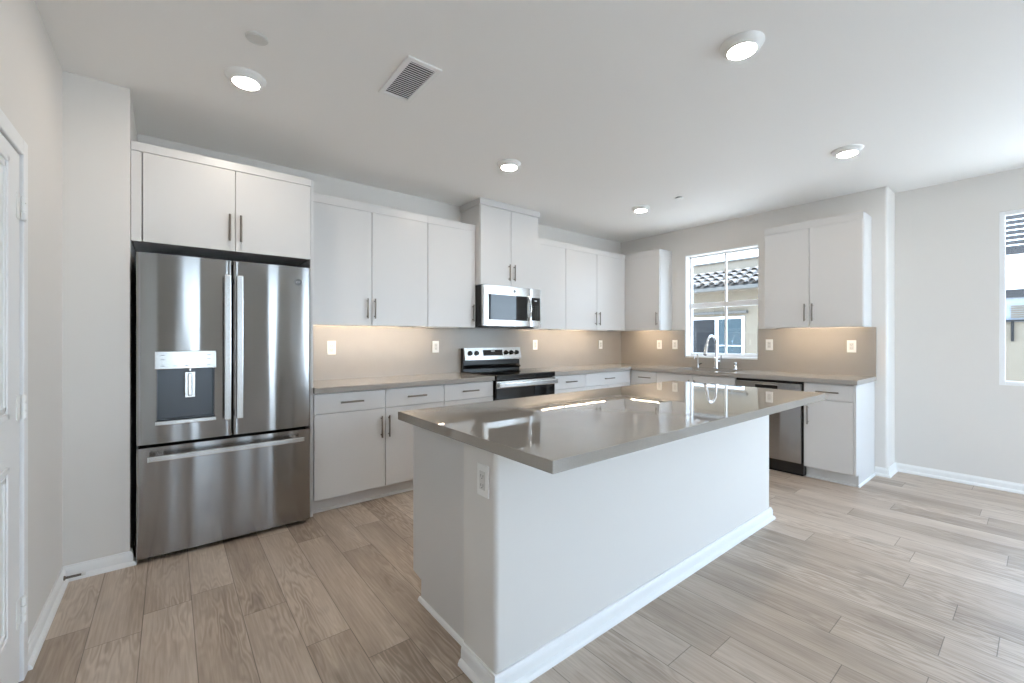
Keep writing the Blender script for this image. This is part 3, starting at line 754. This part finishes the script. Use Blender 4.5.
neck = [(FXB, FYB, ZC1+0.12), (FXB, FYB, ZC1+0.28)]
RN = 0.105
for i in range(1, 17):
    a = math.radians(i*10.2); neck.append((FXB-RN+RN*math.cos(a), FYB, ZC1+0.28+RN*math.sin(a)))
end = neck[-1]; prv = neck[-2]
dv = (Vector(end)-Vector(prv)).normalized()
neck.append(tuple(Vector(end)+dv*0.03))
MB().tube(neck, 0.0125, 16).build('gooseneck_spout', 'chrome', fa)
h0 = Vector(neck[-1]); sp = MB().tube([h0-dv*0.005, h0+dv*0.02, h0+dv*0.10, h0+dv*0.125], [0.0155, 0.017, 0.0205, 0.019], 18).build('spray_head', 'chrome', fa)
MB().tube([h0+dv*0.124, h0+dv*0.130], [0.016, 0.015], 16).build('nozzle', 'gap', sp)
MB().tube([(FXB, FYB-0.015, ZC1+0.075), (FXB, FYB-0.055, ZC1+0.078)], [0.018, 0.016], 16).tube([(FXB, FYB-0.048, ZC1+0.08), (FXB-0.012, FYB-0.062, ZC1+0.12), (FXB-0.02, FYB-0.07, ZC1+0.165)], [0.008, 0.007, 0.005], 12).build('lever_handle', 'chrome', fa)
ht = thing('hot_water_tap', (-0.075, -1.205, ZC1), 'small slender chrome drinking tap left of the main faucet', 'tap')
MB().lathe([(0.020, 0), (0.020, 0.005), (0.010, 0.010), (0.0085, 0.042), (0.005, 0.046), (0, 0.046)], (-0.075, -1.205, ZC1), 'z', 20).build('base', 'chrome', ht)
nk = [(-0.075, -1.205, ZC1+0.045), (-0.075, -1.205, ZC1+0.125)] + [(-0.075-0.045+0.045*math.cos(math.radians(i*20)), -1.205, ZC1+0.125+0.045*math.sin(math.radians(i*20))) for i in range(1, 10)] + [(-0.165, -1.205, ZC1+0.105)]
MB().tube(nk, 0.0052, 10).build('spout', 'chrome', ht)
MB().tube([(-0.075, -1.215, ZC1+0.038), (-0.085, -1.255, ZC1+0.052)], [0.0065, 0.005], 10).build('lever_handle', 'gap', ht)
so = thing('soap_dispenser', (-0.085, -1.655, ZC1), 'short chrome soap pump on the counter right of the main faucet', 'soap dispenser')
MB().lathe([(0.022, 0), (0.022, 0.005), (0.016, 0.010), (0.016, 0.052), (0.013, 0.058), (0, 0.058)], (-0.085, -1.655, ZC1), 'z', 22).build('base', 'chrome', so)
MB().lathe([(0.014, 0.056), (0.015, 0.062), (0.015, 0.074), (0.011, 0.078), (0, 0.078)], (-0.085, -1.655, ZC1), 'z', 22).build('cap', 'chrome', so)

# ------------------------------------------------------------------ outlets
def make_outlet(label):
    """faces -y, back at local y=0"""
    root = thing('wall_outlet', (0, 0, 0), label, 'outlet', 'white outlets on the backsplash')
    MB().box((-0.036, 0, -0.059), (0.036, -0.006, 0.059), 0.003).build('cover_plate', 'plate', root)
    rc = MB().box((-0.0175, -0.0055, -0.034), (0.0175, -0.0085, 0.034), 0.0015, 1).build('receptacle', 'receptacle', root)
    q = MB()
    for z in (-0.017, 0.017):
        q.box((-0.008, -0.0083, z-0.004), (-0.006, -0.0090, z+0.005)).box((0.006, -0.0083, z-0.004), (0.008, -0.0090, z+0.005)).box((-0.002, -0.0083, z-0.010), (0.002, -0.0090, z-0.007))
    q.build('slots', 'platedark', rc)
    return root
spots = [((-4.041, -0.0197, 1.187), 0, 'white outlet on the backsplash nearest the refrigerator'),
         ((-3.034, -0.0197, 1.184), 0, 'white outlet on the backsplash just left of the range'),
         ((-1.691, -0.0197, 1.192), 0, 'white outlet on the backsplash just right of the range'),
         ((-0.480, -0.0197, 1.184), 0, 'white outlet on the long backsplash nearest the room corner'),
         ((-0.0197, -0.642, 1.187), -90, 'white outlet under the small wall cabinet left of the sink window'),
         ((-0.0197, -0.868, 1.190), -90, 'white outlet right beside the left edge of the sink window'),
         ((-0.0197, -1.985, 1.199), -90, 'white outlet on the backsplash at the right edge of the sink window'),
         ((-0.0197, -2.707, 1.192), -90, 'white outlet near the right end of the sink wall backsplash')]
o0 = None
for loc, rz, lb in spots:
    if o0 is None: o0 = make_outlet(lb); o = o0; o.location = loc
    else: o = copy_tree(o0, loc, lb)
    o.rotation_euler = (0, 0, math.radians(rz))

# ------------------------------------------------------------------ island
IX0, IX1, IY0, IY1 = -4.2686, -1.8197, -2.9874, -1.9154
isl = thing('kitchen_island', (-3.03, -2.3, 0), 'white kitchen island with drywall knee wall and base cabinets under a quartz top', 'island')
PW0, PW1 = -4.232, -1.834     # knee wall x
PY0, PY1 = -2.660, -2.452
r = 0.020
pl = arc(PW0+r, PY0+r, r, 180, 270, 6) + arc(PW1-r, PY0+r, r, 270, 360, 6) + [(PW1, PY1), (PW0, PY1)]
MB().prism(pl, 'z', 0, ZC0-0.001, True).build('knee_wall', 'wall', isl)
pr = base_profile(0.080)
mb = MB().prism([(PY0-d, z) for d, z in pr], 'x', PW0-0.0, PW1+0.0)
mb.prism([(PW0-d, z) for d, z in pr], 'y', PY0, PY1+0.0).prism([(PW1+d, z) for d, z in pr], 'y', PY0, PY1)
for cx, sx in ((PW0, -1), (PW1, 1)):
    mitre(mb, cx, PY0, sx, -1, pr)
mb.build('baseboard', 'trim', isl)
EX = -4.180
MB().prism([(PY1+0.0005, 0), (-1.986, 0), (-1.986, 0.100), (-1.900, 0.112), (-1.900, ZC0-0.001), (PY1+0.0005, ZC0-0.001)], 'x', EX, EX+0.018).build('end_panel', 'cab', isl)
MB().prism([(PY1+0.0005, 0), (-1.986, 0), (-1.986, 0.100), (-1.925, 0.100), (-1.925, ZC0-0.001), (PY1+0.0005, ZC0-0.001)], 'x', EX+0.0185, PW1-0.01).build('body', 'cab', isl)
MB().prism([(EX-d, z) for d, z in ((0, 0), (0.013, 0), (0.011, 0.010), (0.006, 0.016), (0, 0.018))], 'y', PY1, -1.975).build('shoe_moulding', 'trim', isl)
nd = 4
for k in range(nd):
    a0 = EX+0.02+(PW1-0.01-EX-0.02)*k/nd; a1 = EX+0.02+(PW1-0.01-EX-0.02)*(k+1)/nd
    o = MB().box((a0+G, -1.9245, 0.105), (a1-G, -1.905, ZC0-0.006), 0.0015, 1).build('door', 'cab', isl)
    ha = a1-0.04 if k % 2 == 0 else a0+0.04
    hm = MB().cyl((ha, -1.877, 0.64), (ha, -1.877, 0.81), 0.0058, 12).cyl((ha, -1.905, 0.66), (ha, -1.877, 0.66), 0.0045, 10).cyl((ha, -1.905, 0.79), (ha, -1.877, 0.79), 0.0045, 10)
    hm.build('handle', 'handle', o)
tag(MB().box((IX0, IY0, ZC0), (IX1, IY1, ZC1), 0.002, 1).build('island_countertop', 'quartz'), 'polished greige quartz slab topping the kitchen island', 'countertop')
oi = copy_tree(o0, (PW0-0.0003, -2.589, 0.748), 'white outlet on the end of the island knee wall')
oi.rotation_euler = (0, 0, math.radians(-90)); del oi['group']

# ------------------------------------------------------------------ ceiling things
def make_downlight(label):
    root = thing('ceiling_downlight', (0, 0, H), label, 'downlight', 'round recessed ceiling lights')
    MB().lathe([(0.096, 0), (0.096, -0.005), (0.090, -0.013), (0.072, -0.029), (0.064, -0.033), (0.061, -0.032), (0.0, -0.030)], (0, 0, H), 'z', 44).build('trim_ring', 'plate', root)
    MB().lathe([(0.0612, -0.0318), (0.060, -0.0335), (0.045, -0.0342), (0.0, -0.0345)], (0, 0, H), 'z', 40).build('lens', 'down', root)
    return root
dl = [((-4.810, -1.195, H), 'lit round ceiling light in front of the refrigerator'),
      ((-3.012, -1.19, H), 'lit round ceiling light in front of the microwave'),
      ((-1.20, -1.165, H), 'lit round ceiling light nearest the back corner'),
      ((-3.005, -2.97, H), 'lit round ceiling light above the long front side of the island, the largest seen'),
      ((-1.213, -2.955, H), 'lit round ceiling light nearest the end of the sink wall')]
d0 = None
for loc, lb in dl:
    if d0 is None: d0 = make_downlight(lb); d0.location = loc
    else: copy_tree(d0, loc, lb)
sd = thing('smoke_detector_cover', (-4.812, -1.58, H), 'flat round unlit ceiling cover beside the light near the refrigerator', 'ceiling cover')
MB().lathe([(0.047, 0), (0.047, -0.004), (0.044, -0.007), (0, -0.008)], (-4.812, -1.58, H), 'z', 36).build('cover', 'receptacle', sd)
MB().lathe([(0.036, -0.0078), (0.0365, -0.0095), (0.038, -0.0078)], (-4.812, -1.58, H), 'z', 36).build('ring', 'receptacle', sd)
sp_ = thing('sprinkler_cover', (-1.19, -1.60, H), 'tiny round white sprinkler cover on the ceiling near the back corner', 'sprinkler')
MB().lathe([(0.042, -0.010), (0.042, -0.013), (0.038, -0.015), (0, -0.016)], (-1.19, -1.60, H), 'z', 30).build('cover', 'plate', sp_)
MB().lathe([(0.030, 0), (0.030, -0.0102)], (-1.19, -1.60, H), 'z', 24).build('neck', 'platedark', sp_)
vt = thing('ceiling_vent', (-4.115, -1.715, H), 'rectangular white louvred air vent in the ceiling', 'vent')
VX0, VX1, VY0, VY1 = -4.212, -4.022, -1.912, -1.518
MB().box((VX0+0.02, VY0+0.02, H-0.0003), (VX1-0.02, VY1-0.02, H-0.003)).build('backing', 'ventdark', vt)
mb = MB()
fw = 0.028
mb.box((VX0, VY0, H), (VX0+fw, VY1, H-0.010), 0.003).box((VX1-fw, VY0, H), (VX1, VY1, H-0.010), 0.003).box((VX0+fw-0.002, VY0, H), (VX1-fw+0.002, VY0+fw, H-0.0098), 0.002).box((VX0+fw-0.002, VY1-fw, H), (VX1-fw+0.002, VY1, H-0.0098), 0.002)
mb.build('frame', 'plate', vt)
mb = MB(); ns = 19
for i in range(ns):
    y = VY0+fw+0.010+(VY1-VY0-2*fw-0.02)*i/(ns-1)
    mb.prism([(y+0.0062, H-0.0055), (y-0.0062, H-0.0105), (y-0.0068, H-0.0093), (y+0.0056, H-0.0043)], 'x', VX0+fw-0.002, VX1-fw+0.002)
mb.build('louvre_slats', 'plate', vt)

# ------------------------------------------------------------------ outside
struct(MB().box((-30, -40, -0.5), (40, 30, -0.3)).build('exterior_ground', 'concrete'))
nh = thing('neighbour_house', (6.0, 1.0, -0.3), 'beige stucco house with tile roof seen through the sink window', 'house')
MB().box((6.0, -1.6, -0.3), (6.5, 6.0, 2.62)).build('wall', 'stucco', nh)
MB().box((6.38, -1.6, 2.6), (6.9, 6.0, 3.29)).build('upper_wall', 'stucco2', nh)
MB().box((6.33, -1.6, 3.29), (6.9, 6.0, 3.33)).build('coping', 'gutter', nh)
# tile roof skirt
ex, ez, tx, tz = 5.45, 2.565, 6.40, 3.02
MB().prism([(ex, ez-0.06), (ex, ez-0.02), (tx, tz-0.02), (tx, tz-0.30), (6.0, ez-0.06)], 'y', -1.6, 6.0).build('roof_deck', 'tiledark', nh)
tl = MB(); pit = 0.235; rows = 4; sx, sz = (tx-ex)/rows, (tz-ez)/rows
n = math.hypot(sx, sz); ux, uz = sx/n, sz/n; nx, nz = -uz, ux
y = -1.5
while y < 5.9:
    for k in range(rows):
        bx, bz = ex-0.05+sx*k, ez-0.02+sz*k
        t = bmesh.new(); rings = []
        for s, rr, up in ((0.0, 0.092, 0.058), (n*1.12, 0.070, 0.0)):
            outer = [(math.cos(math.radians(a)), math.sin(math.radians(a))) for a in range(0, 181, 20)]
            ring = []
            for scale in (1.0, 0.84):
                ring.append([t.verts.new((bx+ux*s+nx*(up+rr*scale*q), y+rr*scale*c, bz+uz*s+nz*(up+rr*scale*q))) for c, q in outer])
            rings.append(ring)
        for a in range(9):
            for (A, B) in ((rings[0][0], rings[1][0]), (rings[1][1], rings[0][1]), (rings[0][1], rings[0][0]), (rings[1][0], rings[1][1])):
                t.faces.new((A[a], A[a+1], B[a+1], B[a]))
        bmesh.ops.recalc_face_normals(t, faces=t.faces[:]); tl._add(t, True)
    y += pit
tl.build('roof_tiles', 'tile', nh)
MB().box((5.36, -1.6, 2.44), (5.46, 6.0, 2.53), 0.01).build('gutter', 'gutter', nh)
MB().box((5.46, -1.6, 2.46), (6.0, 6.0, 2.49)).build('soffit', 'stucco2', nh)
nw = MB(); frame_ring(nw, 'y', 5.965, 6.02, 0.80, 2.6, 0.60, 1.83, 0.06, 0.004)
nwf = nw.build('window_frame', 'vinyl', nh)
MB().box((5.97, 1.44, 0.66), (6.01, 1.53, 1.77)).build('mullion', 'vinyl', nwf)
MB().box((5.985, 1.53, 0.66), (5.995, 2.54, 1.77)).build('pane', 'darkpane', nwf)
MB().box((5.985, 0.86, 0.66), (5.995, 1.44, 1.77)).build('pane', 'bluepane', nwf)
MB().box((5.975, 0.86, 1.08), (5.99, 1.44, 1.10)).build('rail', 'vinyl', nwf)
MB().box((5.90, 0.72, 1.90), (6.0, 2.75, 1.965), 0.006).build('ledge', 'gutter', nh)

n2 = thing('neighbour_house', (6.0, -4.0, -0.3), 'low pale house behind the dark pergola, seen through the right-hand window', 'house')
MB().box((6.0, -9.0, -0.3), (6.5, -1.9, 2.06)).build('wall', 'bluewall', n2)
pg = thing('slatted_pergola', (5.9, -5.0, -0.3), 'dark slatted pergola standing in front of the pale house, seen through the right-hand window', 'pergola')
aw = MB()
for i in range(8): aw.box((5.72+0.02*i, -9.0, 2.74+0.0875*i), (5.78+0.02*i, -2.3, 2.80+0.0875*i))
aw.build('slats', 'slat', pg)
MB().box((5.70, -9.0, 2.66), (5.80, -2.3, 2.74)).build('beam', 'slat', pg)
for y in (-2.36, -8.94): MB().prism([(5.71, -0.3), (5.79, -0.3), (5.79, 2.66), (5.95, 3.42), (5.90, 3.42), (5.71, 2.66)], 'y', y-0.04, y+0.04).build('post', 'slat', pg)
MB().box((5.95, -9.0, 1.96), (6.0, -2.1, 2.10)).build('dark_band', 'slat', n2)
lv = MB()
for i in range(6): lv.box((5.965, -5.2, 1.62+0.037*i), (5.998, -3.50, 1.642+0.037*i))
lv.build('louvre_slats', 'stucco2', n2)
MB().box((5.94, -9.0, 1.555), (5.97, -2.1, 1.585)).build('rail', 'gap', n2)
MB().box((5.985, -9.0, -0.3), (5.999, -2.0, 1.55)).build('lower_wall', 'stucco', n2)
MB().cyl((5.95, -3.52, 1.56), (5.95, -3.52, 1.22), 0.018, 10).build('lamp_rod', 'gap', n2)
